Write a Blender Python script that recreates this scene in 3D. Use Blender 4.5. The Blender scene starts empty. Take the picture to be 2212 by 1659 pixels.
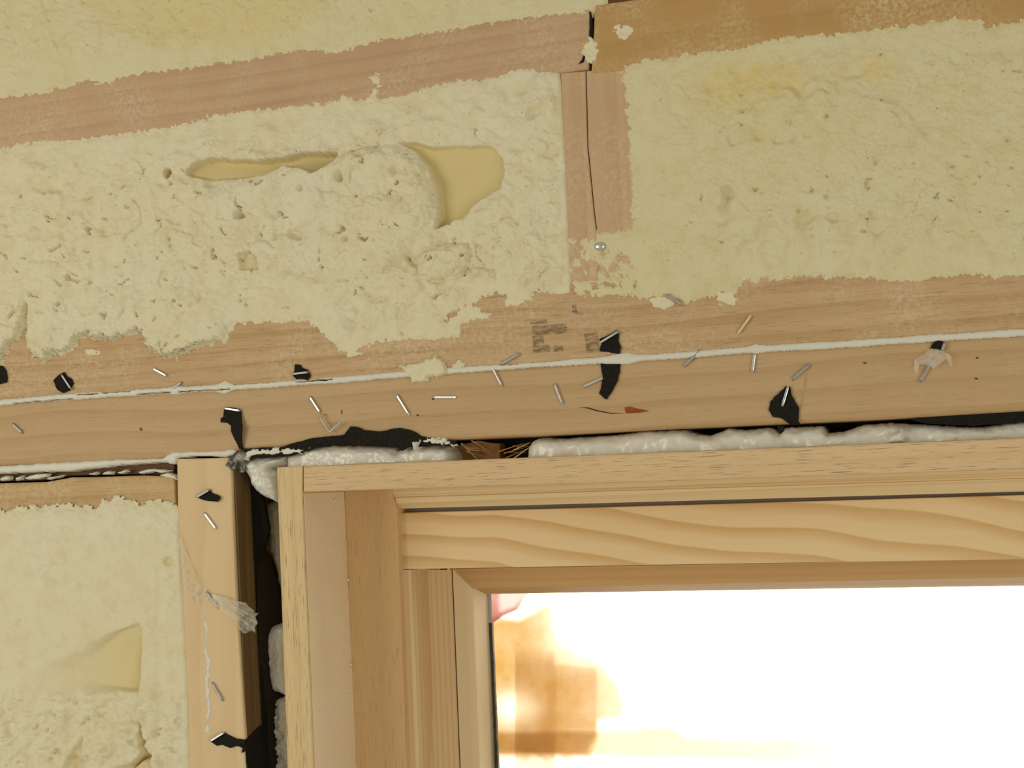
import bpy, bmesh, math, random
import numpy as np
from mathutils import Matrix, Vector
random.seed(7)
scene = bpy.context.scene
COL = scene.collection

# ------------------------------------------------------------------ camera
W, H, F = 2212.0, 1659.0, 2800.0
CX, CY = W / 2, H / 2
def _n(v): v = np.array(v, float); return v / np.linalg.norm(v)
DX = _n((8574, -576, -F))                       # world X (along the wall) in right/down/forward camera axes
b_ = -F * F / 207.0
DZ = _n((0.043 * b_, b_, F)); DZ = _n(DZ - DX * DZ.dot(DX))
DY = np.cross(DZ, DX)
RM = np.stack([DX, DY, DZ])                     # camera(rdf) -> world
BASE_Z = 2.0
DIST = F * 0.00026
CAM = np.array((0, 0, BASE_Z)) - RM @ np.array((0, 0, DIST)) 
CAM = CAM + np.array((0, 0, 0))
cam_d = bpy.data.cameras.new('camera'); cam = bpy.data.objects.new('camera', cam_d); COL.objects.link(cam)
cam_d.sensor_width = 36; cam_d.lens = F / W * 36; cam_d.clip_start = 0.01
rx, ry, rz = RM @ np.array((1, 0, 0)), RM @ np.array((0, -1, 0)), RM @ np.array((0, 0, -1))
M = Matrix(((rx[0], ry[0], rz[0], CAM[0]), (rx[1], ry[1], rz[1], CAM[1]), (rx[2], ry[2], rz[2], CAM[2]), (0, 0, 0, 1)))
cam.matrix_world = M
scene.camera = cam

# ------------------------------------------------------------------ light
scene.view_settings.view_transform = 'Standard'; scene.view_settings.look = 'None'
scene.view_settings.gamma = 1; scene.view_settings.use_curve_mapping = False
scene.view_settings.exposure = 0.0
world = bpy.data.worlds.new('world'); scene.world = world; world.use_nodes = True
world.node_tree.nodes['Background'].inputs[0].default_value = (1.0, 0.95, 0.80, 1)
world.node_tree.nodes['Background'].inputs[1].default_value = 0.36
def area(name, loc, target, size, power, color):
    d = bpy.data.lights.new(name, 'AREA'); d.shape = 'RECTANGLE'; d.size, d.size_y = size; d.energy = power; d.color = color
    o = bpy.data.objects.new(name, d); COL.objects.link(o); o.location = loc
    o.rotation_euler = (Vector(target) - Vector(loc)).to_track_quat('-Z', 'Y').to_euler(); return o
area('room_window_daylight', (-0.95, -1.15, 2.02), (-0.05, 0, 1.90), (0.7, 0.8), 6.6, (1.0, 0.96, 0.84))
area('far_room_window_daylight', (1.2, -1.2, 1.62), (0, 0, 1.86), (0.8, 0.8), 6.4, (1.0, 0.96, 0.84))
area('outdoor_daylight', (0.25, 1.20, 1.90), (0.20, 0.2, 1.90), (0.5, 0.5), 31.0, (1.0, 0.97, 0.90))

# ------------------------------------------------------------------ pixel -> point on a plane of the wall
def P(px, py, y=0.0):
    d = RM @ np.array(((px - CX) / F, (py - CY) / F, 1.0)); t = (y - CAM[1]) / d[1]
    return CAM + d * t
def PV(px, py, y):
    px = np.asarray(px, float); py = np.asarray(py, float)
    d = np.stack([(px - CX) / F, (py - CY) / F, np.ones_like(px)], -1) @ RM.T
    return CAM + d * ((y - CAM[1]) / d[..., 1])[..., None]
def depth_at(X, px, py):                        # depth at which a wall-normal plane X = const crosses a line of sight
    d = RM @ np.array(((px - CX) / F, (py - CY) / F, 1.0)); t = (X - CAM[0]) / d[0]
    return CAM[1] + d[1] * t

# ------------------------------------------------------------------ noise
def _hash(ix, iy, seed):
    h = (ix.astype(np.int64) * 374761393 + iy.astype(np.int64) * 668265263 + seed * 1442695041) & 0xffffffff
    h = ((h ^ (h >> 13)) * 1274126177) & 0xffffffff
    return (h ^ (h >> 16)) & 0xffff
def perlin(x, y, seed=0):
    ix, iy = np.floor(x), np.floor(y); fx, fy = x - ix, y - iy
    def g(ox, oy):
        a = _hash(ix + ox, iy + oy, seed) * (2 * np.pi / 65536)
        return np.cos(a) * (fx - ox) + np.sin(a) * (fy - oy)
    u = fx * fx * fx * (fx * (fx * 6 - 15) + 10); v = fy * fy * fy * (fy * (fy * 6 - 15) + 10)
    return ((g(0, 0) * (1 - u) + g(1, 0) * u) * (1 - v) + (g(0, 1) * (1 - u) + g(1, 1) * u) * v) * 1.5
def fbm(x, y, wl, seed=0, octs=3, gain=0.5):
    r, a = 0, 1.0
    for k in range(octs):
        r = r + a * perlin(x / wl + 11.3 * k, y / wl - 7.7 * k, seed + k); wl /= 2.1; a *= gain
    return r
def sm(a, b, x):
    t = np.clip((x - a) / (b - a), 0, 1); return t * t * (3 - 2 * t)
def sdf(poly, x, y):                            # signed distance in pixels, inside positive
    p = np.array(poly, float); q = np.roll(p, -1, 0); d2 = np.full(x.shape, 1e12); ins = np.zeros(x.shape, bool)
    for (ax, ay), (bx, by) in zip(p, q):
        ex, ey = bx - ax, by - ay; wx, wy = x - ax, y - ay
        t = np.clip((wx * ex + wy * ey) / (ex * ex + ey * ey + 1e-9), 0, 1)
        d2 = np.minimum(d2, (wx - ex * t) ** 2 + (wy - ey * t) ** 2)
        if ay != by:
            c = (ay > y) != (by > y); ins ^= c & (x < (bx - ax) * (y - ay) / (by - ay) + ax)
    return np.where(ins, 1, -1) * np.sqrt(d2)

# ------------------------------------------------------------------ materials
def new_mat(name):
    m = bpy.data.materials.new(name); m.use_nodes = True; nt = m.node_tree
    return m, nt, nt.nodes['Principled BSDF']
class NB:
    def __init__(s, nt): s.nt = nt
    def n(s, t, **kw):
        o = s.nt.nodes.new(t)
        for k, v in kw.items(): setattr(o, k, v)
        return o
    def link(s, a, b): s.nt.links.new(a, b)
    def math(s, op, a, b=None, c=None):
        o = s.n('ShaderNodeMath', operation=op)
        for i, v in enumerate((a, b, c)):
            if v is None: continue
            if isinstance(v, (int, float)): o.inputs[i].default_value = v
            else: s.link(v, o.inputs[i])
        return o.outputs[0]
    def noise(s, vec, scale=1, detail=4, rough=0.5):
        o = s.n('ShaderNodeTexNoise'); o.inputs['Scale'].default_value = scale; o.inputs['Detail'].default_value = detail
        o.inputs['Roughness'].default_value = rough; s.link(vec, o.inputs['Vector']); return o.outputs['Fac']
    def ramp(s, fac, stops):
        o = s.n('ShaderNodeValToRGB'); cr = o.color_ramp
        while len(cr.elements) < len(stops): cr.elements.new(0.5)
        for e, (p, c) in zip(cr.elements, stops):
            e.position = p; e.color = (c, c, c, 1) if isinstance(c, (int, float)) else (*c, 1)
        s.link(fac, o.inputs[0]); return o.outputs[0]
    def mix(s, fac, a, b, mode='MIX'):
        o = s.n('ShaderNodeMix', data_type='RGBA', blend_type=mode)
        for sock, v in ((o.inputs[0], fac), (o.inputs[6], a), (o.inputs[7], b)):
            if isinstance(v, (int, float)): sock.default_value = v
            elif isinstance(v, tuple): sock.default_value = (*v, 1)
            else: s.link(v, sock)
        return o.outputs[2]
    def vscale(s, vec, sc, loc=(0, 0, 0)):
        o = s.n('ShaderNodeMapping'); o.inputs['Scale'].default_value = sc; o.inputs['Location'].default_value = loc
        s.link(vec, o.inputs[0]); return o.outputs[0]
    def bump(s, h, strength, dist, bsdf):
        o = s.n('ShaderNodeBump'); o.inputs['Strength'].default_value = strength; o.inputs['Distance'].default_value = dist
        s.link(h, o.inputs['Height']); s.link(o.outputs[0], bsdf.inputs['Normal'])
FOAMC = (0.80, 0.72, 0.475)
def wood(name, light, dark, axis='X', F=60, amp=2.0, ring=0.35, fleck=0.0, dust=0.0, seed=0, rough=0.6, streak=0.5, warp=(5, 9), dustc=FOAMC, tilt=None):
    m, nt, bs = new_mat(name); b = NB(nt)
    tc = b.n('ShaderNodeTexCoord').outputs['Object']
    mp = b.n('ShaderNodeMapping'); b.link(tc, mp.inputs[0])
    mp.inputs['Location'].default_value = (seed * 1.37, seed * 0.71, seed * 2.13)
    sp = b.n('ShaderNodeSeparateXYZ'); b.link(mp.outputs[0], sp.inputs[0])
    cb = b.n('ShaderNodeCombineXYZ')            # (along, across, depth)
    al, ac = ('X', 'Z') if axis == 'X' else ('Z', 'X')
    b.link(sp.outputs[al], cb.inputs[0]); b.link(sp.outputs[ac], cb.inputs[1]); b.link(sp.outputs['Y'], cb.inputs[2])
    v = cb.outputs[0]
    st = b.noise(b.vscale(v, (7, 330, 330)), 1, 6, 0.65)
    big = b.noise(b.vscale(v, (4, 18, 18)), 1, 3, 0.5)
    wp = b.noise(b.vscale(v, (warp[0], warp[1], warp[1])), 1, 2, 0.4)
    ph = b.math('ADD', b.math('MULTIPLY_ADD', b.n('ShaderNodeSeparateXYZ').outputs[1], 0, 0), 0)
    s2 = b.n('ShaderNodeSeparateXYZ'); b.link(v, s2.inputs[0])
    ph = b.math('ADD', b.math('MULTIPLY', s2.outputs[1], F), b.math('MULTIPLY', wp, amp))
    ph = b.math('ADD', ph, b.math('MULTIPLY', s2.outputs[2], F * 0.5))
    if tilt: ph = b.math('ADD', ph, b.math('MULTIPLY', b.math('MAXIMUM', b.math('SUBTRACT', s2.outputs[0], tilt[0]), 0.0), tilt[1] * F))
    rg = b.ramp(b.math('FRACT', ph), [(0, 0.0), (0.45, 0.08), (0.86, 0.9), (0.93, 1.0), (1.0, 0.0)])
    f = b.math('MULTIPLY', rg, ring)
    stc = b.ramp(st, [(0.35, 0.0), (0.68, 1.0)])
    f = b.math('ADD', f, b.math('MULTIPLY', stc, streak * 0.5))
    bigc = b.ramp(big, [(0.3, 0.0), (0.7, 1.0)])
    f = b.math('ADD', f, b.math('MULTIPLY', bigc, 0.25))
    f = b.math('MINIMUM', f, 1.0)
    col = b.mix(f, light, dark)
    if fleck:
        fl = b.noise(b.vscale(v, (60, 1700, 1700)), 1, 3, 0.6)
        fc = b.ramp(fl, [(0.575, 0.0), (0.66, 1.0)])
        col = b.mix(b.math('MULTIPLY', fc, fleck), col, tuple(c * 0.35 for c in dark))
    if dust:
        d1 = b.noise(mp.outputs[0], 30, 3, 0.5); d2 = b.noise(mp.outputs[0], 420, 5, 0.7)
        dd = b.math('MULTIPLY', b.ramp(d1, [(0.42, 0.0), (0.75, 1.0)]), b.ramp(d2, [(0.42, 0.0), (0.62, 1.0)]))
        col = b.mix(b.math('MULTIPLY', dd, dust), col, dustc)
    b.link(col, bs.inputs['Base Color']); bs.inputs['Roughness'].default_value = rough
    bs.inputs['Specular IOR Level'].default_value = 0.3
    b.bump(st, 0.25, 0.0006, bs)
    return m
def foam_mat(name, cream=FOAMC, yellow=(0.67, 0.54, 0.245), white=(0.81, 0.755, 0.57), bump=0.8):
    m, nt, bs = new_mat(name); b = NB(nt)
    tc = b.n('ShaderNodeTexCoord').outputs['Object']
    at = b.n('ShaderNodeAttribute', attribute_name='skin').outputs['Fac']
    n1 = b.noise(tc, 14, 4, 0.55); n2 = b.noise(tc, 90, 4, 0.6); n3 = b.noise(tc, 900, 4, 0.7)
    col = b.mix(b.ramp(n1, [(0.4, 0.0), (0.72, 0.7)]), cream, white)
    col = b.mix(b.math('MULTIPLY', b.ramp(n2, [(0.48, 0.0), (0.70, 1.0)]), 0.36), col, yellow)
    col = b.mix(at, col, yellow)
    b.link(col, bs.inputs['Base Color']); bs.inputs['Roughness'].default_value = 0.85; bs.inputs['Specular IOR Level'].default_value = 0.15
    h = b.math('ADD', b.math('MULTIPLY', n3, 0.6), b.math('MULTIPLY', b.noise(tc, 330, 4, 0.6), 0.8))
    h = b.math('MULTIPLY', h, b.math('SUBTRACT', 1.0, b.math('MULTIPLY', at, 0.85)))
    b.bump(h, bump * 0.9, 0.0011, bs)
    return m
def plain(name, col, rough=0.5, metal=0.0, spec=0.4, noise=0.0, nscale=60, col2=None, bump=0.0, bscale=300, bdist=0.0008):
    m, nt, bs = new_mat(name); b = NB(nt); tc = b.n('ShaderNodeTexCoord').outputs['Object']
    n1 = b.noise(tc, nscale, 4, 0.6)
    c = b.mix(b.math('MULTIPLY', b.ramp(n1, [(0.42, 0.0), (0.66, 1.0)]), noise), col, col2 or tuple(x * 0.6 for x in col))
    b.link(c, bs.inputs['Base Color']); bs.inputs['Roughness'].default_value = rough; bs.inputs['Metallic'].default_value = metal
    bs.inputs['Specular IOR Level'].default_value = spec
    if bump: b.bump(b.noise(tc, bscale, 5, 0.6), bump, bdist, bs)
    return m
def film_mat(name, tint, clear, rough=0.35):
    m, nt, bs = new_mat(name); b = NB(nt)
    bs.inputs['Base Color'].default_value = (*tint, 1); bs.inputs['Roughness'].default_value = rough
    tr = b.n('ShaderNodeBsdfTransparent'); mx = b.n('ShaderNodeMixShader')
    tc = b.n('ShaderNodeTexCoord').outputs['Object']
    fac = b.math('ADD', b.math('MULTIPLY', b.ramp(b.noise(tc, 250, 3, 0.6), [(0.35, 0.0), (0.7, 1.0)]), -0.3), clear)
    b.link(fac, mx.inputs[0]); b.link(bs.outputs[0], mx.inputs[1]); b.link(tr.outputs[0], mx.inputs[2])
    b.link(mx.outputs[0], nt.nodes['Material Output'].inputs[0]); return m

M_FIR = wood('fir_plate', (0.582, 0.386, 0.226), (0.456, 0.278, 0.146), 'X', 110, 1.5, 0.35, 0.0, 0.35, 1, streak=0.7)
M_FIR2 = wood('fir_plate_amber', (0.52, 0.31, 0.11), (0.44, 0.25, 0.085), 'X', 40, 1.5, 0.3, 0.0, 0.6, 2)
M_HEAD_UP = wood('fir_header_streaky', (0.611, 0.412, 0.220), (0.446, 0.263, 0.110), 'X', 90, 2.5, 0.40, 0.45, 0.4, 3, streak=0.9)
M_HEAD_LO = wood('fir_header_plain', (0.582, 0.391, 0.207), (0.456, 0.283, 0.122), 'X', 70, 1.6, 0.40, 0.25, 0.08, 4, streak=0.55)
M_CRIP = wood('fir_cripple', (0.601, 0.412, 0.244), (0.475, 0.288, 0.134), 'Z', 60, 1.2, 0.3, 0.0, 0.45, 5, streak=0.5)
M_TRIM = wood('pine_trimmer', (0.725, 0.541, 0.302), (0.647, 0.428, 0.202), 'Z', 45, 2.0, 0.3, 0.0, 0.12, 6, streak=0.25)
M_SILL = wood('fir_low_plate', (0.582, 0.391, 0.183), (0.427, 0.247, 0.085), 'X', 90, 1.5, 0.35, 0.3, 0.5, 7, streak=0.8)
M_JAMBV = wood('pine_jamb_upright', (0.745, 0.561, 0.302), (0.608, 0.398, 0.168), 'Z', 110, 0.8, 0.35, 0.75, 0.0, 8, streak=0.4)
M_JAMBH = wood('pine_jamb_head', (0.731, 0.527, 0.296), (0.620, 0.399, 0.188), 'X', 80, 1.0, 0.25, 0.75, 0.0, 9, streak=0.4)
M_STOPV = wood('pine_stop_upright', (0.712, 0.483, 0.240), (0.599, 0.356, 0.144), 'Z', 30, 1.0, 0.15, 0.4, 0.0, 10, streak=0.3)
M_STOPH = wood('pine_stop_head', (0.843, 0.657, 0.376), (0.687, 0.469, 0.228), 'X', 260, 0.6, 0.6, 0.0, 0.0, 11, streak=0.2, warp=(2, 3))
M_RAIL = wood('pine_sash_rail', (0.842, 0.645, 0.363), (0.631, 0.388, 0.148), 'X', 62, 2.4, 0.72, 0.0, 0.0, 0, streak=0.2, warp=(7, 10), tilt=(-0.17, 0.17))
M_STILE = wood('pine_sash_stile', (0.798, 0.598, 0.336), (0.642, 0.422, 0.188), 'Z', 260, 0.8, 0.55, 0.0, 0.0, 13, streak=0.3, warp=(2, 4))
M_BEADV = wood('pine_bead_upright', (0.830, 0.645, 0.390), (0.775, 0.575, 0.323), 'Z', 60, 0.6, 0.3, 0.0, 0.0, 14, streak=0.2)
M_BEADH = wood('pine_bead_head', (0.62, 0.38, 0.165), (0.52, 0.29, 0.11), 'X', 200, 0.8, 0.35, 0.0, 0.0, 15, streak=0.5)  # more orange wood, with its downward-facing shade also put into the colour
M_OSB = wood('strand_board', (0.38, 0.22, 0.08), (0.20, 0.10, 0.035), 'X', 40, 4, 0.4, 0.5, 0.0, 16, streak=1.0)
M_DARKWOOD = wood('dark_brown_wood', (0.20, 0.095, 0.03), (0.10, 0.045, 0.015), 'X', 90, 2, 0.4, 0.3, 0.0, 17, streak=0.8)
M_FOAM = foam_mat('spray_foam_cut')
M_FOAM_R = foam_mat('spray_foam_sawn', (0.77, 0.685, 0.405), (0.69, 0.53, 0.20), (0.79, 0.72, 0.49), 1.0)
M_CAN = plain('canned_foam', (0.74, 0.705, 0.60), 0.24, 0, 0.6, 0.35, 45, (0.60, 0.56, 0.45), 0.12, 120, 0.0008)
M_CAULK = plain('white_caulk', (0.71, 0.68, 0.565), 0.45, 0, 0.4, 0.2, 80, (0.64, 0.60, 0.48), 0.25, 220, 0.0004)
M_FELT = plain('black_felt_paper', (0.014, 0.012, 0.009), 0.8, 0, 0.08, 0.02, 700, (0.45, 0.42, 0.34), 0.6, 300, 0.0008)
M_FELTB = plain('brown_black_felt_paper', (0.022, 0.017, 0.011), 0.7, 0, 0.1, 0.03, 500, (0.2, 0.17, 0.12), 0.4, 200, 0.0008)
M_FELTC = plain('caulk_smeared_felt', (0.05, 0.048, 0.035), 0.6, 0, 0.3, 1.0, 210, (0.55, 0.53, 0.43), 0.8, 260, 0.0015)
M_STEEL = plain('galvanised_steel', (0.78, 0.78, 0.76), 0.28, 1.0, 0.5, 0.4, 400, (0.45, 0.45, 0.43), 0.2, 500, 0.0002)
M_STEELD = plain('dull_grey_steel', (0.42, 0.43, 0.40), 0.5, 0.7, 0.5, 0.4, 300, (0.30, 0.30, 0.27))
M_SPEC = plain('foam_crumb', (0.80, 0.72, 0.50), 0.8)
M_SHRED = plain('raw_wood_shred', (0.40, 0.20, 0.07), 0.7, 0, 0.3, 0.6, 120, (0.25, 0.11, 0.03))
M_HOLE = plain('dark_pock', (0.05, 0.028, 0.012), 0.9)
M_RESIN = plain('red_resin', (0.30, 0.085, 0.012), 0.5, 0, 0.15, 0.5, 260, (0.17, 0.04, 0.01))
M_ALU = plain('spacer_metal', (0.50, 0.56, 0.58), 0.4, 0.0, 0.5, 0.3, 30, (0.36, 0.42, 0.45))
M_SPACER_REFL = plain('black_spacer_reflection', (0.025, 0.02, 0.015), 0.5, 0, 0.4, 0.15, 500, (0.3, 0.27, 0.2))
M_BLOCKER = plain('grey_light_blocker', (0.22, 0.18, 0.14), 0.7)
M_FILM = film_mat('clear_plastic_film', (0.80, 0.74, 0.60), 0.86)
M_FILMT = film_mat('thin_clear_film', (0.80, 0.72, 0.55), 1.0)
def glass_mat():
    m, nt, bs = new_mat('window_glass'); b = NB(nt); nt.nodes.remove(bs)
    tr = b.n('ShaderNodeBsdfTransparent'); gl = b.n('ShaderNodeBsdfGlossy'); gl.inputs['Roughness'].default_value = 0.02
    fr = b.n('ShaderNodeFresnel'); mx = b.n('ShaderNodeMixShader')
    b.link(fr.outputs[0], mx.inputs[0]); b.link(tr.outputs[0], mx.inputs[1]); b.link(gl.outputs[0], mx.inputs[2])
    b.link(mx.outputs[0], nt.nodes['Material Output'].inputs[0]); return m
M_GLASS = glass_mat()
def sheet_white():
    m, nt, bs = new_mat('white_tarp'); b = NB(nt); nt.nodes.remove(bs)
    t = b.n('ShaderNodeBsdfTranslucent'); t.inputs[0].default_value = (0.92, 0.90, 0.84, 1)
    b.link(t.outputs[0], nt.nodes['Material Output'].inputs[0]); return m
M_TARP = sheet_white()
def kraft(name, col):
    m, nt, bs = new_mat(name); b = NB(nt); nt.nodes.remove(bs)
    at = b.n('ShaderNodeAttribute', attribute_name='skin').outputs['Fac']
    tc = b.n('ShaderNodeTexCoord').outputs['Object']
    f = b.math('MULTIPLY', at, b.math('ADD', 0.85, b.math('MULTIPLY', b.noise(tc, 60, 4, 0.6), 0.3)))
    c = b.mix(f, (0.98, 0.97, 0.95), col)
    tr = b.n('ShaderNodeBsdfTransparent'); b.link(c, tr.inputs[0])
    b.link(tr.outputs[0], nt.nodes['Material Output'].inputs[0]); return m
M_KRAFT = kraft('kraft_paper', (0.37, 0.215, 0.06))
M_KRAFTD = kraft('kraft_paper_dark', (0.64, 0.51, 0.33))
M_PINK = kraft('pink_plastic', (0.30, 0.13, 0.12))

# ------------------------------------------------------------------ mesh helpers
def tag(o, label=None, cat=None, group=None, kind=None):
    if label: o['label'] = label
    if cat: o['category'] = cat
    if group: o['group'] = group
    if kind: o['kind'] = kind
    return o
def finish(name, me, mat, parent=None, smooth=False, origin=None):
    n = len(me.vertices); co = np.empty(n * 3, np.float32); me.vertices.foreach_get('co', co); co = co.reshape(-1, 3)
    c = (co.min(0) + co.max(0)) / 2 if origin is None else np.array(origin)
    me.vertices.foreach_set('co', (co - c).ravel())
    if smooth: me.polygons.foreach_set('use_smooth', np.ones(len(me.polygons), bool))
    me.materials.append(mat); me.update()
    o = bpy.data.objects.new(name, me); COL.objects.link(o)
    if parent is not None:
        o.parent = parent; o.location = Vector(c) - parent.location
    else: o.location = c
    return o
def empty(name, loc):
    o = bpy.data.objects.new(name, None); COL.objects.link(o); o.location = loc; o.empty_display_size = 0.02; return o
def prism(name, pts, y0, y1, mat, bevel=0.0, parent=None, seg=2, smooth=False):
    """pts: (px,py) or (px,py,y) corners of the front outline; extruded straight back to depth y1 (or by y1-y0 for tilted fronts)."""
    fr = [P(p[0], p[1], p[2] if len(p) > 2 else y0) for p in pts]
    bm = bmesh.new(); vf = [bm.verts.new(p) for p in fr]
    vb = [bm.verts.new((p[0], (p[1] + (y1 - y0)) if len(q) > 2 else y1, p[2])) for p, q in zip(fr, pts)]
    n = len(vf); f0 = bm.faces.new(vf); bm.faces.new(vb[::-1])
    for i in range(n): bm.faces.new((vf[(i + 1) % n], vf[i], vb[i], vb[(i + 1) % n]))
    bmesh.ops.recalc_face_normals(bm, faces=bm.faces[:])
    if bevel:
        es = [e for e in f0.edges]
        bmesh.ops.bevel(bm, geom=es, offset=bevel, segments=seg, profile=0.5, affect='EDGES', clamp_overlap=True)
    bmesh.ops.triangulate(bm, faces=[f for f in bm.faces if len(f.verts) > 4])
    me = bpy.data.meshes.new(name); bm.to_mesh(me); bm.free()
    return finish(name, me, mat, parent, smooth)
def loft(name, a, b, mat, parent=None):
    """closed bar between two end sections given as world points"""
    bm = bmesh.new(); va = [bm.verts.new(p) for p in a]; vb = [bm.verts.new(p) for p in b]; n = len(va)
    for i in range(n): bm.faces.new((va[i], va[(i + 1) % n], vb[(i + 1) % n], vb[i]))
    bm.faces.new(va[::-1]); bm.faces.new(vb)
    bmesh.ops.recalc_face_normals(bm, faces=bm.faces[:])
    me = bpy.data.meshes.new(name); bm.to_mesh(me); bm.free()
    return finish(name, me, mat, parent)
def field(name, box, step, hfun, mat, y0=0.0, cut=-2.5, floor=-4.0, parent=None, smooth=True):
    """surface over the wall plane y0: hfun(x,y) -> (height in mm towards the room, skin 0..1); cells wholly under `cut` are dropped"""
    x0, y0p, x1, y1p = box
    xs = np.arange(x0, x1 + step, step); ys = np.arange(y0p, y1p + step, step)
    X, Y = np.meshgrid(xs, ys); h, skin, *mk = hfun(X, Y); h = np.maximum(h, floor)
    pts = PV(X, Y, y0); pts[..., 1] -= h * 0.001
    ny, nx = X.shape; idx = np.arange(nx * ny).reshape(ny, nx)
    k = mk[0] if mk else h > cut; keep = k[:-1, :-1] | k[1:, :-1] | k[:-1, 1:] | k[1:, 1:]
    q = np.stack([idx[:-1, :-1], idx[1:, :-1], idx[1:, 1:], idx[:-1, 1:]], -1)[keep]
    used = np.unique(q); remap = np.full(nx * ny, -1, np.int64); remap[used] = np.arange(len(used))
    q = remap[q]; co = pts.reshape(-1, 3)[used]; sk = skin.reshape(-1)[used]
    me = bpy.data.meshes.new(name); me.vertices.add(len(co)); me.vertices.foreach_set('co', co.astype(np.float32).ravel())
    me.loops.add(q.size); me.loops.foreach_set('vertex_index', q.astype(np.int32).ravel())
    me.polygons.add(len(q)); me.polygons.foreach_set('loop_start', (np.arange(len(q)) * 4).astype(np.int32))
    me.update(calc_edges=True); me.validate()
    a = me.attributes.new('skin', 'FLOAT', 'POINT'); a.data.foreach_set('value', sk.astype(np.float32))
    return finish(name, me, mat, parent, smooth)
def pillow(name, poly, y0, Hmm, w, mat, amp=0.0, wl=20, rag=0.0, ragwl=8, step=2.0, side=12, seed=0, parent=None, extra=None):
    """puffy body over an outline: rounded crown of height Hmm, sides dropping back by `side` mm"""
    p = np.array(poly); box = (p[:, 0].min() - 4 - rag, p[:, 1].min() - 4 - rag, p[:, 0].max() + 4 + rag, p[:, 1].max() + 4 + rag)
    def hf(x, y):
        s = sdf(poly, x, y)
        if rag: s = s + rag * fbm(x, y, ragwl, seed + 50, 3)
        t = np.clip(s / w, 0, 1); h = Hmm * np.sqrt(np.clip(1 - (1 - t) ** 2, 0, 1))
        if amp: h = h + amp * fbm(x, y, wl, seed, 3) * sm(0, w * 0.5, s)
        if extra is not None: h = h + extra(x, y, s)
        return np.where(s > 0, h, -side), np.zeros_like(x)
    return field(name, box, step, hf, mat, y0, -side + 0.5, -side, parent)
def jag(poly, amp=1.5, wl=7):
    """an outline with torn, slightly irregular edges"""
    out = []; n = len(poly)
    for i in range(n):
        a, b = poly[i], poly[(i + 1) % n]; L = math.hypot(b[0] - a[0], b[1] - a[1]); k = max(1, int(L / wl))
        for j in range(k):
            t = j / k; e = 0 if j == 0 else amp
            out.append(tuple(a[c] * (1 - t) + b[c] * t + (random.uniform(-e, e) if c < 2 else 0) for c in range(len(a))))
    return out
def wire(name, path, mat, wmm=1.25, tmm=0.7, parent=None):
    """flat wire swept through points (px,py,height mm)"""
    pts = [P(a, b, -c * 0.001) for a, b, c in path]; bm = bmesh.new(); rings = []
    for i, p in enumerate(pts):
        t = pts[min(i + 1, len(pts) - 1)] - pts[max(i - 1, 0)]; t = t / np.linalg.norm(t)
        ref = np.array((0, -1.0, 0)); s = np.cross(t, ref)
        if np.linalg.norm(s) < 0.25:
            g = pts[-1] - pts[0]; s = np.cross(g, ref)
        s = s / np.linalg.norm(s); u = np.cross(s, t)
        rings.append([bm.verts.new(p + s * a * wmm * .0005 + u * b * tmm * .0005) for a, b in ((-1, -.6), (-.6, -1), (.6, -1), (1, -.6), (1, .6), (.6, 1), (-.6, 1), (-1, .6))])
    for r0, r1 in zip(rings, rings[1:]):
        for k in range(8): bm.faces.new((r0[k], r0[(k + 1) % 8], r1[(k + 1) % 8], r1[k]))
    bm.faces.new(rings[0][::-1]); bm.faces.new(rings[-1]); bmesh.ops.recalc_face_normals(bm, faces=bm.faces[:])
    me = bpy.data.meshes.new(name); bm.to_mesh(me); bm.free()
    return finish(name, me, mat, parent)

# ------------------------------------------------------------------ wall framing
BD = 0.14
CAULK = [(-420, 899), (0, 870), (136, 858), (373, 843), (508, 836), (740, 820), (866, 809), (1012, 798), (1272, 780), (1480, 767), (1632, 754), (1801, 745), (2005, 731), (2212, 718), (2680, 686)]
top_left_plate = prism('top_plate', [(-420, 262), (0, 188), (700, 95), (1279, 12), (1277, 60), (1270, 150), (700, 235), (0, 328), (-420, 392)], 0.0, BD, M_FIR, 0.0015)
tag(top_left_plate, 'pinkish fir plate running under the upper foam, ending at the black-stained butt joint', 'board')
tr_plate = prism('top_plate', [(1285, 10), (1400, -6), (2212, -105), (2680, -165), (2680, -8), (2212, 55), (1700, 112), (1400, 148), (1276, 160), (1281, 60)], 0.0, BD, M_FIR2, 0.0015)
tag(tr_plate, 'amber fir plate along the upper edge, butted beside the cripple stud', 'board')
cripple = empty('cripple_stud', P(1290, 640, 0.07))
tag(cripple, 'short upright fir stud with a long crack, between two foam bays', 'stud')
prism('board_half', [(1211, 157), (1264, 153), (1268, 315), (1282, 458), (1290, 520), (1292, 609), (1234, 611), (1224, 460)], 0.0, BD, M_CRIP, 0.0008, cripple)
prism('board_half', [(1266, 153), (1372, 140), (1380, 330), (1385, 600), (1294, 608), (1292, 520), (1284, 458), (1270, 315)], 0.0006, BD, M_CRIP, 0.0008, cripple)
hu = prism('header_board', [(-420, 755), (0, 718), (740, 655), (1240, 612), (1480, 594), (2212, 540), (2680, 500)] + [(a, b - 3) for a, b in CAULK[::-1]], 0.0, BD, M_HEAD_UP, 0.0008)
tag(hu, 'streaky fir header board above the long white caulk line, inked with a blurred stamp', 'board')
LOWB = [(2680, 862), (2212, 888), (1903, 906), (1462, 926), (1160, 942), (1000, 949), (900, 952), (600, 967), (488, 977), (383, 984), (339, 994), (170, 1001), (0, 1007), (-420, 1028)]
hl = prism('header_board', [(a, b + 3) for a, b in CAULK] + LOWB, 0.0, BD, M_HEAD_LO, 0.0032, seg=4)
tag(hl, 'smooth fir header board below the long white caulk line, dotted with staples', 'board')
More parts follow.
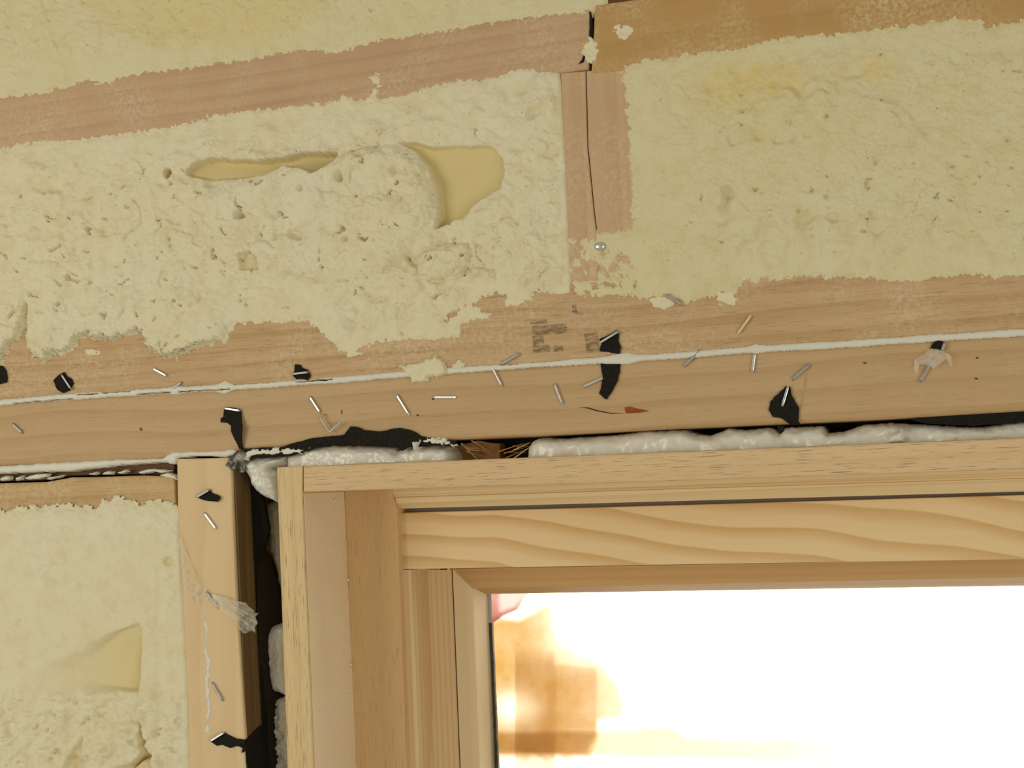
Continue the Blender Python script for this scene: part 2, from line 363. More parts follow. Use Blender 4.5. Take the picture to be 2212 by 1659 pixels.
lp = prism('low_plate', [(-420, 1066), (0, 1044), (100, 1041), (154, 1031), (217, 1030), (307, 1027), (376, 1030), (384, 1160), (0, 1185), (-420, 1200)], 0.003, BD, M_SILL, 0.0012)
tag(lp, 'rough amber fir plate over the lower foam bay, left of the trimmer stud', 'board')
gapb = prism('slot_board', [(-420, 1034), (0, 1013), (170, 1007), (345, 999), (376, 998), (376, 1026), (307, 1024), (154, 1027), (100, 1037), (0, 1040), (-420, 1062)], 0.010, BD, M_DARKWOOD)  # dark brown strip set back in the slot
tag(gapb, 'dark brown wood strip deep in the slot above the low plate', 'board')
ts = prism('trimmer_stud', [(381, 991), (440, 990), (499, 988), (502, 1099), (509, 1268), (519, 1438), (529, 1590), (566, 2420), (440, 2420), (408, 1659), (405, 1506), (383, 1099)], 0.0, BD, M_TRIM, 0.0012)
tag(ts, 'pale pine trimmer stud standing beside the window gap', 'stud')

M_TAR = wood('dark_brown_pine', (0.20, 0.125, 0.045), (0.11, 0.06, 0.02), 'Z', 80, 1.5, 0.4, 0.3, 0.0, 18, streak=0.8)
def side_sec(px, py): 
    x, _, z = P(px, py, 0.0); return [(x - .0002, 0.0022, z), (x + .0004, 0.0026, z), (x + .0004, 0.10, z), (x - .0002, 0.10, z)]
o = loft('dark_side', side_sec(500.5, 996), side_sec(566, 2415), M_TAR, ts); tag(o, 'dark brown side face')  # thin dark brown veneer over the stud's gap-facing side
# sheathing behind everything, open at the window
wall_back = empty('wall_back', (0, 0.146, BASE_Z)); tag(wall_back, 'strand board sheathing closing the wall behind the studs', 'wall', kind='structure')
prism('sheathing_panel', [(-700, -420), (2800, -560), (2800, 1090), (-700, 1090)], BD, BD + 0.012, M_OSB, 0, wall_back)
prism('sheathing_panel', [(-700, 1090), (960, 1090), (1030, 2620), (-700, 2620)], BD, BD + 0.012, M_OSB, 0, wall_back)

# ------------------------------------------------------------------ window
YJ = -0.004
XJ = P(652, 1063, YJ)[0]; YST = depth_at(XJ, 742, 1070)
XS = P(848, 1090, YST)[0]; YSA = depth_at(XS, 858, 1105)
XC = P(887, 1240, YSA)[0]; YBD = YSA + 0.62 * (depth_at(XC, 976, 1240) - YSA)
YIN = YBD + 0.0025
YGL = depth_at(P(1020, 1290, YIN)[0], 1049, 1290)
BOT = 2460
def dn(px, py, s=0.0405): return px + s * (BOT - py)
win = empty('window_1', P(1500, 1050, 0.05)); tag(win, 'pine window unit with bare wooden sash and bright glass', 'window', kind='structure')
prism('side_jamb', [(597, 1009), (653, 1006), (653, 1064), (dn(653, 1064), BOT), (dn(597, 1009, 0.0355), BOT)], YJ, 0.13, M_JAMBV, 0.0008, win)
prism('head_jamb', [(654.5, 1007), (1500, 974), (2212, 945), (2680, 926), (2680, 998), (2212, 1013), (1500, 1037), (654.5, 1063)], YJ, 0.13, M_JAMBH, 0.0012, win)
prism('side_stop', [(742, 1052), (846, 1048), (849, 1075), (857, 1100), (dn(852, 1100, 0.039), BOT), (dn(742, 1052, 0.038), BOT)], YST, 0.12, M_STOPV, 0.0010, win)
def hline(x, pts): 
    for (a, b), (c, d) in zip(pts, pts[1:]):
        if x <= c or (c, d) == pts[-1]: return b + (d - b) * (x - a) / (c - a)
def hsect(x, prof):                             # head profile: rows of (py line, depth)
    return [P(x, hline(x, l), y) for l, y in prof]
T0 = [(846, 1052), (1500, 1030), (2212, 1006), (2680, 990)]
B0 = [(846, 1099), (1500, 1082), (2212, 1062), (2680, 1049)]
def mid(t): return [(a[0], a[1] * (1 - t) + b[1] * t) for a, b in zip(T0, B0)]
prof = [(mid(0), YST + 0.001), (mid(.36), YST + 0.001), (mid(.40), YST + 0.0022), (mid(.47), YST + 0.0022), (mid(.50), YST + 0.0012), (mid(.74), YST + 0.0025), (mid(1), YSA - 0.0005), (mid(1), 0.12), (mid(0), 0.12)]
loft('head_stop', hsect(859, prof)[:0] + [P(847 + 11 * i / 6 if i < 7 else 853, hline(850, l), y) for i, (l, y) in enumerate(prof)], hsect(2680, prof), M_STOPH, win)
sash = empty('sash', P(1500, 1230, 0.06)); sash.parent = win; sash.location = Vector(P(1500, 1230, 0.06)) - win.location
def prism_s(*a, **k):
    o = prism(*a, **k); o.parent = sash; o.location = o.location - sash.location - win.location; return o
def loft_s(*a, **k):
    o = loft(*a, **k); o.parent = sash; o.location = o.location - sash.location - win.location; return o
prism_s('top_rail', [(856, 1108), (1500, 1090), (2212, 1069), (2680, 1055), (2680, 1200), (2212, 1208), (1500, 1219), (985, 1228), (856, 1230)], YSA, YGL + 0.02, M_RAIL, 0.0008)
def vsect(pts, py, bot=False):                  # pts: (px at top, depth)
    return [P(dn(x, 1232, 0.0395) if bot else x, BOT if bot else py, y) for x, y in pts]
st_p = [(850, YSA), (884, YSA), (886, YSA + 0.0006), (889, YSA + 0.003), (906, YSA + 0.62 * (YBD - YSA)), (924, YSA + 0.93 * (YBD - YSA)), (976, YBD + 0.0012), (977, YBD + 0.004), (976, YGL + 0.02), (850, YGL + 0.02)]
loft_s('side_stile', vsect(st_p, 1231), vsect(st_p, 0, True), M_STILE)
def bsec(po, pi, pg):                           # bead: outer, inner, glass corner
    o, g = P(*po), P(*pg); i = P(pi[0], pi[1], pi[2]); j = np.array((i[0] + 0.0002, i[1] + 0.003, i[2] - 0.0002))
    bk = P(po[0] - 14, po[1] - 14, YBD); bk2 = np.array((bk[0], YGL + 0.004, bk[2])); bk[1] = YBD + 0.006
    return [o, i, j, g, np.array((g[0], YGL + 0.004, g[2])), bk2, bk, np.array((o[0], YBD + 0.006, o[2]))]
O, I, G = (978, 1229, YBD), (1020, 1271, YIN), (1049, 1283, YGL)
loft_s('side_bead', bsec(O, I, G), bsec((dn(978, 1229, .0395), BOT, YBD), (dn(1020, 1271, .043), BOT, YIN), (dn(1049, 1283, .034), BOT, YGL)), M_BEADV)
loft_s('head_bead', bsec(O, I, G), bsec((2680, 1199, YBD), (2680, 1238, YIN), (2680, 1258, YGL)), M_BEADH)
o = loft_s('spacer_bar', [P(1047, 1280, YGL + .0045), P(1061, 1280, YGL + .0045), P(1061, 1280, YGL + .008), P(1047, 1280, YGL + .008)], [P(dn(1047, 1280, .034), BOT, YGL + .0045), P(dn(1060, 1280, .034), BOT, YGL + .0045), P(dn(1060, 1280, .034), BOT, YGL + .008), P(dn(1047, 1280, .034), BOT, YGL + .008)], M_ALU); tag(o, 'grey metal glazing spacer')
o = prism_s('spacer_reflection', jag([(1056, 1346), (1063, 1346), (1067, 1450), (1076, 1659), (dn(1063, 1346, .042), BOT), (dn(1056, 1346, .038), BOT), (1069, 1659), (1061, 1450)], 0.5, 9), YGL + 0.0040, YGL + 0.0070, M_SPACER_REFL); tag(o, 'black strip painting the dark spacer reflection along the glass edge')  # dark reflection in the spacer, painted as a black strip
prism_s('glass_pane', [(1012, 1255), (2680, 1230), (2680, BOT), (1060, BOT)], YGL + 0.001, YGL + 0.004, M_GLASS)
o = prism_s('light_blocker', [(840, 1085), (2680, 1030), (2680, 1075), (840, 1125)], YSA + 0.006, YGL + 0.02, M_BLOCKER); tag(o, 'dark grey strip added to block light above the sash rail')  # added to stop light leaking through the gap above the rail
M_OVER = plain('foam_overspray', (0.84, 0.68, 0.45), 0.85, 0, 0.1, 0.6, 26, (0.80, 0.60, 0.35), 0.5, 500, 0.0005)
def jsec(px, py):
    x, _, z = P(px, py, YJ); return [(x - .0002, YJ + .0018, z), (x + .0003, YJ + .0022, z), (x + .0003, YST, z), (x - .0002, YST, z)]
tag(loft('overspray_coat', jsec(653, 1066), jsec(dn(653, 1064), BOT), M_OVER, win), 'dusty grey beige overspray on the inner jamb face')
# foam crumbs stuck to the inner face of the side jamb
bm = bmesh.new()
for k in range(150):
    py = random.uniform(1075, 1720); yy = YJ + (YST - YJ) * (1 - random.random() ** 1.7) * 0.97 + 0.001
    p = P(dn(653, 1064), BOT, YJ); q = P(653, 1064, YJ); t = (py - 1064) / (BOT - 1064)
    c = q * (1 - t) + p * t; r = random.choice((0.0004, 0.0005, 0.0006, 0.0012 if k < 9 else 0.0005))
    bmesh.ops.create_icosphere(bm, subdivisions=1, radius=r, matrix=Matrix.Translation((c[0] + 0.0003 + r * 0.5, yy, c[2])))
me = bpy.data.meshes.new('foam_crumbs'); bm.to_mesh(me); bm.free()
tag(finish('foam_crumbs', me, M_SPEC, win, True), 'pale foam crumbs', kind='stuff')

# ------------------------------------------------------------------ sheets hung outside the glass
YO = 0.26
def sheet(name, box, step, fun, mat, y, wav):
    def hf(x, y_): d = fun(x, y_); return wav * fbm(x, y_, 160, int(y * 1000), 2), d
    return field(name, box, step, hf, mat, y, -1e6, -1e6)
tag(sheet('tarp_sheet', (500, 800, 3100, 2900), 40, lambda x, y: np.zeros_like(x), M_TARP, YO, 4.0), 'blinding white tarp hung outside behind the glass', 'tarp')
def soft(poly, w): return lambda x, y: sm(-w, w, sdf(poly, x, y))
kr = [(1000, 1335), (1120, 1333), (1160, 1312), (1188, 1296), (1205, 1375), (1250, 1398), (1300, 1425), (1335, 1465), (1352, 1520), (1352, 1548), (1300, 1562), (1280, 1640), (1000, 1640)]
def kr_f(x, y): 
    s = sdf(kr, x, y) + 5 * fbm(x, y, 40, 3); d = sm(-10, 16, s) * (0.95 - 0.45 * sm(1120, 1260, x) * sm(1480, 1380, y) - 0.2 * sm(1200, 1340, x))  # density drops rightward: the white glow's fade is painted into the paper
    return d * (1 - 0.6 * np.exp(-(((x - 1110) / 50) ** 2 + ((y - 1530) / 35) ** 2)))
tag(sheet('kraft_paper', (1000, 1260, 1420, 1680), 5, kr_f, M_KRAFT, YO - 0.03, 3.0), 'large curled sheet of orange kraft paper behind the glass corner', 'paper')
tag(sheet('kraft_paper', (1000, 1360, 1215, 1780), 5, lambda x, y: sm(1111, 1116, x) * sm(1203, 1196, x) * sm(1385, 1440, y) * 0.8, M_KRAFTD, YO - 0.045, 2.0), 'narrow upright strip of tan paper seen through the glass', 'paper')
tag(sheet('kraft_paper', (1180, 1400, 1320, 1700), 5, lambda x, y: sm(1194, 1200, x) * sm(1292, 1286, x) * sm(1436, 1448, y + 0.2 * (1290 - x) * 0.4) * sm(1640, 1560, y) * 0.55, M_KRAFTD, YO - 0.06, 2.0), 'squarish patch of tan paper at the middle of the kraft sheets', 'paper')
band = [(1000, 1580), (1280, 1578), (1450, 1566), (1480, 1590), (1620, 1595), (1900, 1592), (2100, 1640), (1900, 1662), (1500, 1640), (1075, 1628), (1000, 1628)]
tag(sheet('kraft_paper', (1000, 1540, 2300, 1700), 6, lambda x, y: sm(-3, 8, sdf(band, x, y)) * (1.0 - 0.3 * sm(1500, 2100, x)), M_KRAFTD, YO - 0.075, 2.0), 'long low band of pale tan paper across the bright glass', 'paper')  # band thins to the right too, glow fade held in its density
pk = [(1000, 1260), (1150, 1270), (1118, 1318), (1085, 1332), (1058, 1350), (1000, 1360)]
def pk_f(x, y):
    s = sdf(pk, x, y); return sm(-2, 3, s) * (0.72 + 0.3 * sm(16, 3, s) * sm(1290, 1320, y) + 0.25 * sm(1085, 1070, x))
tag(sheet('plastic_scrap', (1000, 1240, 1170, 1370), 3, pk_f, M_PINK, YO - 0.09, 1.0), 'pink plastic scrap in the top corner of the glass', 'plastic')

# ------------------------------------------------------------------ spray foam bays
def rise(s): s1 = np.maximum(s, -40); return np.where(s1 < 0, 0.12 * s1, 0.035 * s1 + 0.0075 * s1 * s1)
def cap(a, b, k=1.2):                           # smooth minimum
    t = np.clip(0.5 + 0.5 * (b - a) / k, 0, 1); return b * (1 - t) + a * t - k * t * (1 - t)
def taper(s, b, x, y, seed): 
    q = s * (0.75 + 0.7 * fbm(x, y, 55, seed, 2)); return 0.6 + (b - 0.6) * sm(-5, 75, q)
def pits(x, y, wl, lo, hi, seed): return sm(lo, hi, fbm(x, y, wl, seed, 3, 0.6))
ML = [(-420, 420), (-420, 390), (0, 322), (24, 315), (68, 305), (136, 305), (237, 292), (339, 278), (407, 263), (475, 247), (542, 237), (610, 231), (678, 225), (746, 208), (784, 217), (803, 200), (809, 183), (796, 170), (811, 157), (823, 170), (821, 193), (814, 215), (838, 213), (893, 200), (910, 190), (984, 173), (1035, 173), (1069, 166), (1120, 148), (1171, 150), (1207, 158),
      (1211, 200), (1217, 300), (1224, 441), (1230, 560), (1232, 632), (1211, 636), (1154, 631), (1150, 648), (1089, 664), (1096, 634), (1055, 638), (1018, 657), (1062, 682), (1000, 699), (991, 727), (933, 735), (866, 735), (808, 742), (746, 765), (715, 743), (699, 720), (678, 706), (661, 694), (610, 697), (556, 698), (509, 702), (498, 715), (490, 735), (437, 750), (385, 772), (358, 776), (339, 768), (322, 753), (317, 738), (298, 716), (281, 728), (251, 733), (207, 735), (197, 724), (172, 736), (166, 753), (139, 767), (112, 766), (110, 772), (98, 788), (90, 776), (73, 772), (60, 750), (58, 725), (62, 706), (58, 690), (50, 700), (50, 722), (38, 735), (24, 741), (15, 770), (8, 790), (-60, 800), (-420, 830)]
CAV1 = [(866, 310), (900, 310), (935, 320), (985, 316), (1062, 318), (1090, 345), (1094, 372), (1086, 408), (1050, 428), (1026, 442), (1002, 470), (968, 482), (944, 494), (948, 470), (948, 440), (941, 398), (924, 356), (899, 326)]
CAV2 = [(402, 378), (418, 362), (440, 348), (470, 344), (530, 350), (600, 347), (632, 340), (660, 330), (700, 329), (735, 333), (725, 352), (700, 374), (684, 380), (660, 366), (620, 362), (585, 378), (545, 388), (490, 392), (440, 388)]
LUMP = [(598, 372), (640, 340), (720, 345), (800, 318), (862, 314), (895, 328), (920, 358), (937, 400), (944, 450), (934, 484), (905, 520), (892, 552), (860, 590), (720, 620), (560, 600), (470, 520), (440, 430), (500, 396)]
LUMP2 = [(905, 560), (960, 525), (1010, 530), (1018, 565), (1005, 590), (970, 600), (930, 605), (905, 590)]
LUMP3 = [(968, 640), (985, 610), (1030, 580), (1070, 582), (1072, 605), (1050, 640), (1018, 658), (985, 652)]
def h_ml(x, y):
    amp = 6 * sm(1205, 1170, x) + 0.8
    s = sdf(ML, x, y) + amp * fbm(x, y, 15, 1, 3, 0.6) + 5 * fbm(x, y, 5, 2, 2) * sm(1210, 1180, x)
    s = s * (1 + 3 * sm(1120, 1180, x) * sm(660, 610, y))
    base = 3.6 - 1.6 * sm(1150, 1215, x) + 2.2 * fbm(x, y, 150, 3, 2) + 1.2 * sm(660, 760, y)
    torn = sm(330, 420, y + 0.1 * x)            # puffy, torn foam lower down; sawn strip along the top
    wx, wy = x + 14 * fbm(x, y, 40, 51), y + 14 * fbm(x, y, 40, 52)
    pf = np.abs(perlin(wx / 80, wy / 62, 5)) * 3.0 + np.abs(perlin(wx / 34, wy / 28, 6)) * 2.2 * sm(-0.3, 0.4, fbm(x, y, 120, 53, 2)) + np.abs(perlin(wx / 15, wy / 13, 7)) * 1.2 * sm(-0.6, 0.2, fbm(x, y, 70, 54, 2))
    base = base + torn * (pf - 1.4) + 0.22 * fbm(x, y, 18, 8, 3, 0.7) * 2.2 + (1 - torn) * 0.35 * fbm(x, y, 40, 9)
    p1 = pits(wx, wy * 1.3, 30, 0.78, 0.98, 11) * torn * sm(1130, 1000, x)
    base = base - 3.4 * p1 - 1.2 * pits(x, y, 11, 0.8, 1.1, 12)
    base = base - 1.6 * sm(0.045, 0.0, np.abs(fbm(x, y, 130, 13, 2))) * sm(0.25, 0.5, fbm(x, y, 90, 14))
    sl = sdf(LUMP, x, y) + 3 * fbm(x, y, 30, 15); base = base + 4.4 * np.sqrt(sm(0, 30, sl)) 
    for L_, hh in ((LUMP2, 3.5), (LUMP3, 4.0)):
        q = sdf(L_, x, y) + 5 * fbm(x, y, 22, 16); base = base + hh * np.sqrt(sm(0, 22, q)) - 2.0 * sm(-14, -2, q) * sm(2, -2, q)
    c1 = sm(-2.5, 3.5, sdf(CAV1, x, y) + 3 * fbm(x, y, 24, 17) * sm(930, 980, x))
    c2 = sm(-2.5, 4, sdf(CAV2, x, y) + 3 * fbm(x, y, 18, 18))
    hole = sm(13, 8, np.hypot((x - 365) / 0.8, y - 376)); pit = sm(27, 16, np.hypot(x - 548, (y - 567) / 0.85) + 10 * fbm(x, y, 14, 19))
    bowl = 0.00026 * ((x - 950) ** 2 + (y - 420) ** 2) - 6.0
    h = base * (1 - c1) + c1 * np.minimum(bowl, 1.5)
    bw2 = -5 + 4.5 * sm(345, 392, y) - 3 * sm(640, 690, x) * sm(365, 335, y)
    h = h * (1 - c2) + c2 * bw2
    h = h - 7 * hole - 4.0 * pit
    # overhanging fold at the lower left corner
    cr = sdf([(56, 705), (46, 722), (40, 735), (52, 735), (62, 715), (66, 660), (60, 650)], x, y); h = h - 6 * sm(-3, 4, cr)
    lob = sm(520, 440, x) * sm(600, 660, y); tp = taper(s, h, x, y, 203); h = np.where(h > 0.6, h * lob + tp * (1 - lob), h) + 1.3 * lob
    h = cap(rise(s * (1 + 1.6 * lob)), h)
    return h, np.clip(np.maximum.reduce([c1 * 0.9, c2 * 0.8, hole, pit * 0.6, 0.45 * p1]), 0, 1), s > -14
o = field('spray_foam', (-420, 140, 1240, 840), 2.4, h_ml, M_FOAM, floor=-14.0); tag(o, 'lumpy torn cream spray foam with a smooth scooped hollow, left of the cripple stud', 'foam')

TL = [(-420, -420), (1300, -420), (1300, -20), (1296, 2), (1290, 10), (1266, 27), (1181, 34), (1069, 49), (933, 73), (866, 83), (798, 94), (730, 118), (664, 108), (583, 119), (542, 132), (488, 136), (427, 146), (339, 156), (271, 166), (230, 183), (190, 175), (146, 190), (68, 207), (0, 214), (-420, 282)]
def h_tl(x, y):
    s = sdf(TL, x, y) + 6 * fbm(x, y, 16, 21, 3, 0.6) + 5 * fbm(x, y, 5, 22, 2)
    b = 3.0 + 1.3 * fbm(x, y, 160, 23, 2) + 0.6 * fbm(x, y, 30, 24, 3, 0.7) + 0.32 * fbm(x, y, 8, 25)
    b = b - 1.3 * pits(x, y, 15, 0.75, 1.1, 26) - 0.9 * sm(5, 1, np.abs(x - 95 - 0.33 * y) + 3 * fbm(x, y, 14, 27)) * sm(130, 110, y)
    b = b - 1.5 * sm(70, -90, np.hypot(x - 430, (y + 10) * 2.2) - 240 + 30 * fbm(x, y, 60, 29)) - 0.9 * sm(3, -3, x - 855 + 6 * fbm(x, y, 20, 28))
    b = taper(s, b, x, y, 201)
    return cap(rise(s), b), 0.0 * s + 0.4 * sm(60, -60, np.hypot(x - 430, (y + 10) * 2.2) - 250 + 30 * fbm(x, y, 60, 29)) + 0.3 * pits(x, y, 15, 0.75, 1.1, 26), s > -14
o = field('spray_foam', (-420, -420, 1310, 300), 2.6, h_tl, M_FOAM_R, floor=-14.0); tag(o, 'sawn cream spray foam strip above the pinkish top plate', 'foam')

RB = [(1350, 142), (1400, 128), (1462, 122), (1496, 112), (1598, 105), (1665, 83), (1801, 71), (1903, 61), (2005, 48), (2060, 38), (2120, 40), (2130, 58), (2212, 44), (2680, -10), (2680, 548), (2212, 597), (2150, 600), (2090, 594), (2020, 603), (1940, 608), (1800, 600), (1720, 598), (1660, 607), (1605, 610), (1590, 640), (1560, 632), (1520, 645), (1480, 655), (1440, 640), (1390, 648), (1330, 640), (1296, 640), (1238, 640), (1232, 520), (1290, 508), (1340, 505), (1372, 495), (1369, 373), (1359, 240)]
def h_rb(x, y):
    low = sm(480, 560, y) * sm(1400, 1370, x)   # thin smear over the foot of the cripple stud
    s = sdf(RB, x, y) + 7 * fbm(x, y, 18, 31, 3, 0.65) + 5 * fbm(x, y, 5, 32, 2) 
    sl_ = 15 * fbm(x, y, 30, 55, 3, 0.65) + 6 * fbm(x, y, 6, 56, 2) - 3 + 12 * sm(598, 628, y) + 8 * sm(1345, 1385, x) + 9 * sm(540, 515, y)
    s = s * (1 - low) + np.minimum(s, sl_) * low
    b = 2.4 + 1.5 * fbm(x, y, 190, 33, 2) + 0.7 * fbm(x, y, 40, 34, 4, 0.75) + 0.28 * fbm(x, y, 9, 35, 2)
    zone = np.exp(-(((x - 1800) / 230) ** 2 + ((y - 450) / 110) ** 2)); slit = sm(1900, 2050, x)
    p1 = pits(x, y * (1.4 + 1.2 * slit), 30, 0.95 - 0.35 * zone - 0.15 * slit, 1.25 - 0.3 * zone, 36); b = b - 1.7 * p1 - 0.5 * pits(x, y * 1.3, 12, 0.95, 1.3, 37)
    e = np.hypot((x - 1780) / 1.25, (y - 400)) + 18 * fbm(x, y, 70, 38); b = b + 1.5 * sm(220, 195, e)
    w = np.hypot((x - 1740), (y - 320) / 1.6); b = b + 0.9 * sm(55, 30, w + 14 * fbm(x, y, 22, 39))
    b = np.where(low > 0, b * (1 - low) + 0.5 * low, b)
    yl = 0.75 * np.exp(-(((x - 1640) / 130) ** 2 + ((y - 175) / 45) ** 2)) + 0.6 * np.exp(-(((x - 1900) / 50) ** 2 + ((y - 150) / 30) ** 2)) + 0.35 * np.exp(-(((x - 1560) / 60) ** 2 + ((y - 220) / 40) ** 2))
    b = taper(s, b, x, y, 202)
    return cap(rise(s), b), np.clip(1.25 * yl * (0.7 + 0.6 * fbm(x, y, 20, 40)) + 0.5 * p1, 0, 1), s > -14
o = field('spray_foam', (1215, -40, 2680, 680), 2.6, h_rb, M_FOAM_R, floor=-14.0); tag(o, 'flat sawn yellowish spray foam filling the bay right of the cripple stud', 'foam')

LL = [(-420, 1150), (-420, 1140), (0, 1118), (60, 1110), (130, 1106), (190, 1112), (205, 1118), (222, 1100), (250, 1090), (285, 1100), (300, 1112), (318, 1100), (340, 1097), (372, 1105), (382, 1112), (386, 1180), (396, 1350), (404, 1506), (407, 1659), (438, 2420), (-420, 2420)]
REC = [(40, 1478), (110, 1445), (200, 1400), (255, 1365), (306, 1345), (310, 1360), (306, 1470), (302, 1492), (240, 1488), (180, 1484), (120, 1494), (60, 1490)]
def h_ll(x, y):
    s = sdf(LL, x, y) + 7 * fbm(x, y, 15, 41, 3, 0.6) * sm(400, 360, x) + 5 * fbm(x, y, 5, 42, 2) * sm(400, 370, x)
    s = s * (1 + 3 * sm(300, 350, x) * sm(1110, 1150, y))
    b = 3.2 - 1.7 * sm(320, 395, x) + 1.2 * fbm(x, y, 140, 43, 2) + 0.5 * fbm(x, y, 34, 44, 4, 0.65)
    lowz = sm(1480, 1510, y); pf = np.abs(perlin(x / 40, y / 40, 45)) * 3.2 + np.abs(perlin(x / 18, y / 18, 46)) * 1.6
    b = b + lowz * (pf - 1.2) * 1.3 - 2.2 * lowz * pits(x, y, 34, 0.6, 0.9, 47) - 0.8 * pits(x, y, 14, 0.85, 1.1, 48)
    rw = 3 + 16 * sm(280, 180, x); r = sm(-1, 1, sdf(REC, x, y) / rw); edge = np.clip((x - 40) / 270, 0, 1); h = b * (1 - r) + r * (2.2 - 6.5 * edge * sm(1330, 1460, y + 0.35 * (306 - x)))
    ck = sdf([(306, 1562), (314, 1580), (318, 1620), (330, 1632), (320, 1640), (300, 1645), (280, 1665), (312, 1625), (304, 1590)], x, y); c = sm(-4, 3, ck + 2 * fbm(x, y, 10, 49)); h = h - 6 * c
    g = sm(-2, 10, np.abs(x - 350 - 5 * fbm(x, y, 60, 50)) - 3); h = h - (1 - g) * 0.9 * sm(1180, 1240, y)
    hole = sm(12, 5, np.hypot(x - 367, (y - 1212) * 0.8)); h = h - 2 * hole
    k2 = sdf([(130, 1690), (150, 1640), (185, 1590), (160, 1700)], x, y); c2 = sm(-6, 5, k2); h = h - 4 * c2
    bot = sdf([(270, 1659), (300, 1640), (330, 1632), (335, 1700), (250, 1720)], x, y); c3 = sm(-5, 5, bot); h = h - 4 * c3
    h = np.where(h > 0.6, taper(s, h, x, y, 204), h)
    return cap(rise(s), h), np.clip(np.maximum.reduce([r * (0.15 + 0.65 * edge), c2 * 0.6, c3 * 0.7, hole * 0.6, c * 0.9]), 0, 1), s > -14
o = field('spray_foam', (-420, 1070, 440, 2420), 2.5, h_ll, M_FOAM, floor=-14.0); tag(o, 'pale spray foam with a triangular yellow recess, left of the trimmer stud', 'foam')

# loose smears of foam on the boards
def smear(poly, label, Hm=1.2, rag=7, seed=0, mat=None):
    o = pillow('foam_smear', poly, 0.0, Hm * 0.55, 9, mat or M_FOAM, 0.3, 12, rag * 0.9, 15, 1.4, 0.5, seed); return tag(o, label, 'foam', 'foam smears on the header boards')
smear([(862, 790), (900, 788), (934, 772), (940, 764), (952, 772), (966, 792), (972, 804), (955, 812), (932, 816), (922, 827), (892, 826), (882, 808)], 'crumbly foam clump lying across the long caulk line', 6.0, 5, 61)
smear([(975, 790), (992, 776), (1006, 784), (1000, 797), (980, 800)], 'small foam crumb beside the clump on the caulk line', 3.6, 4, 62)
smear([(1402, 645), (1420, 638), (1445, 640), (1460, 655), (1440, 668), (1412, 664)], 'foam flake under a coated staple below the right foam bay', 1.6, 4, 63)
smear([(1550, 632), (1585, 630), (1592, 655), (1550, 660)], 'thin foam fleck on the header near the right bay corner', 0.7, 8, 64)
smear([(745, 765), (770, 756), (785, 765), (768, 773)], 'tiny foam fleck on the header, left of the caulk clump', 0.6, 6, 65)
smear([(183, 757), (200, 754), (218, 758), (214, 767), (190, 768)], 'flat dried foam patch on the header under the torn bay', 0.4, 2, 66)
smear([(1258, 128), (1262, 95), (1275, 82), (1290, 92), (1290, 120), (1278, 138)], 'foam crumbs stuck over the butt joint of the top plates', 1.4, 9, 67)
smear([(1330, 60), (1350, 50), (1368, 62), (1355, 90), (1335, 84)], 'foam scuff on the amber top plate beside the butt joint', 0.5, 9, 68)
# black stain strip in the butt joint
o = prism('felt_sliver', jag([(1273, 26), (1276, 24), (1280, 60), (1279, 82), (1273, 80), (1274, 58)], 0.6, 8), -0.0006, 0.01, M_FELT); tag(o, 'black felt sliver in the butt joint between the top plates', 'felt')
o = prism('felt_sliver', jag([(1264, 112), (1266, 118), (1260, 134), (1250, 138), (1256, 130)], 0.5, 8), -0.0006, 0.004, M_FELT); tag(o, 'short black felt sliver under the butt joint', 'felt')

# ------------------------------------------------------------------ caulk
def cl(x): return np.interp(x, [c[0] for c in CAULK], [c[1] for c in CAULK])
slits = [(30, 92, 5), (96, 160, 5), (170, 214, -3), (224, 284, -4), (298, 372, 4), (388, 500, 4), (505, 596, -6), (640, 720, -2), (1150, 1210, -6), (1080, 1120, -5)]
def h_ck(x, y):
    d = y - cl(x); w = 7.0 + 1.5 * sm(900, 2200, x) + 1.2 * perlin(x / 60, x * 0 + 3.3, 71) + 7 * np.exp(-((x - 486) / 14) ** 2) + 4 * np.exp(-((x - 1352) / 22) ** 2) + 3 * np.exp(-((x - 1330) / 30) ** 2) + 2.5 * np.exp(-((x - 1636) / 14) ** 2) + 3 * np.exp(-((x - 380) / 14) ** 2)
    w = w + 1.0 * fbm(x, y, 9, 72); t = np.abs(d) / w; h = 1.6 * np.sqrt(np.clip(1 - t * t, 0, 1)) + 0.2 * fbm(x, y, 30, 73) * (t < .9) - np.where(t > 1, 3.0, 0)
    h = h + 0.8 * np.exp(-((x - 1318) / 18) ** 2) * (t < 1)
    for a, b, o_ in slits:
        ins = (x > a) & (x < b); h = np.where(ins & (np.abs(d - o_ - 1.2 * perlin(x / 17, x * 0, 74)) < 1.2 + 0.8 * perlin(x / 9, x * 0 + 1, 75)), -6.0, h)
    return h, np.zeros_like(x)
o = field('caulk_bead', (-420, 676, 2680, 915), 1.6, h_ck, M_CAULK, 0.0, -6.5, -6.5)
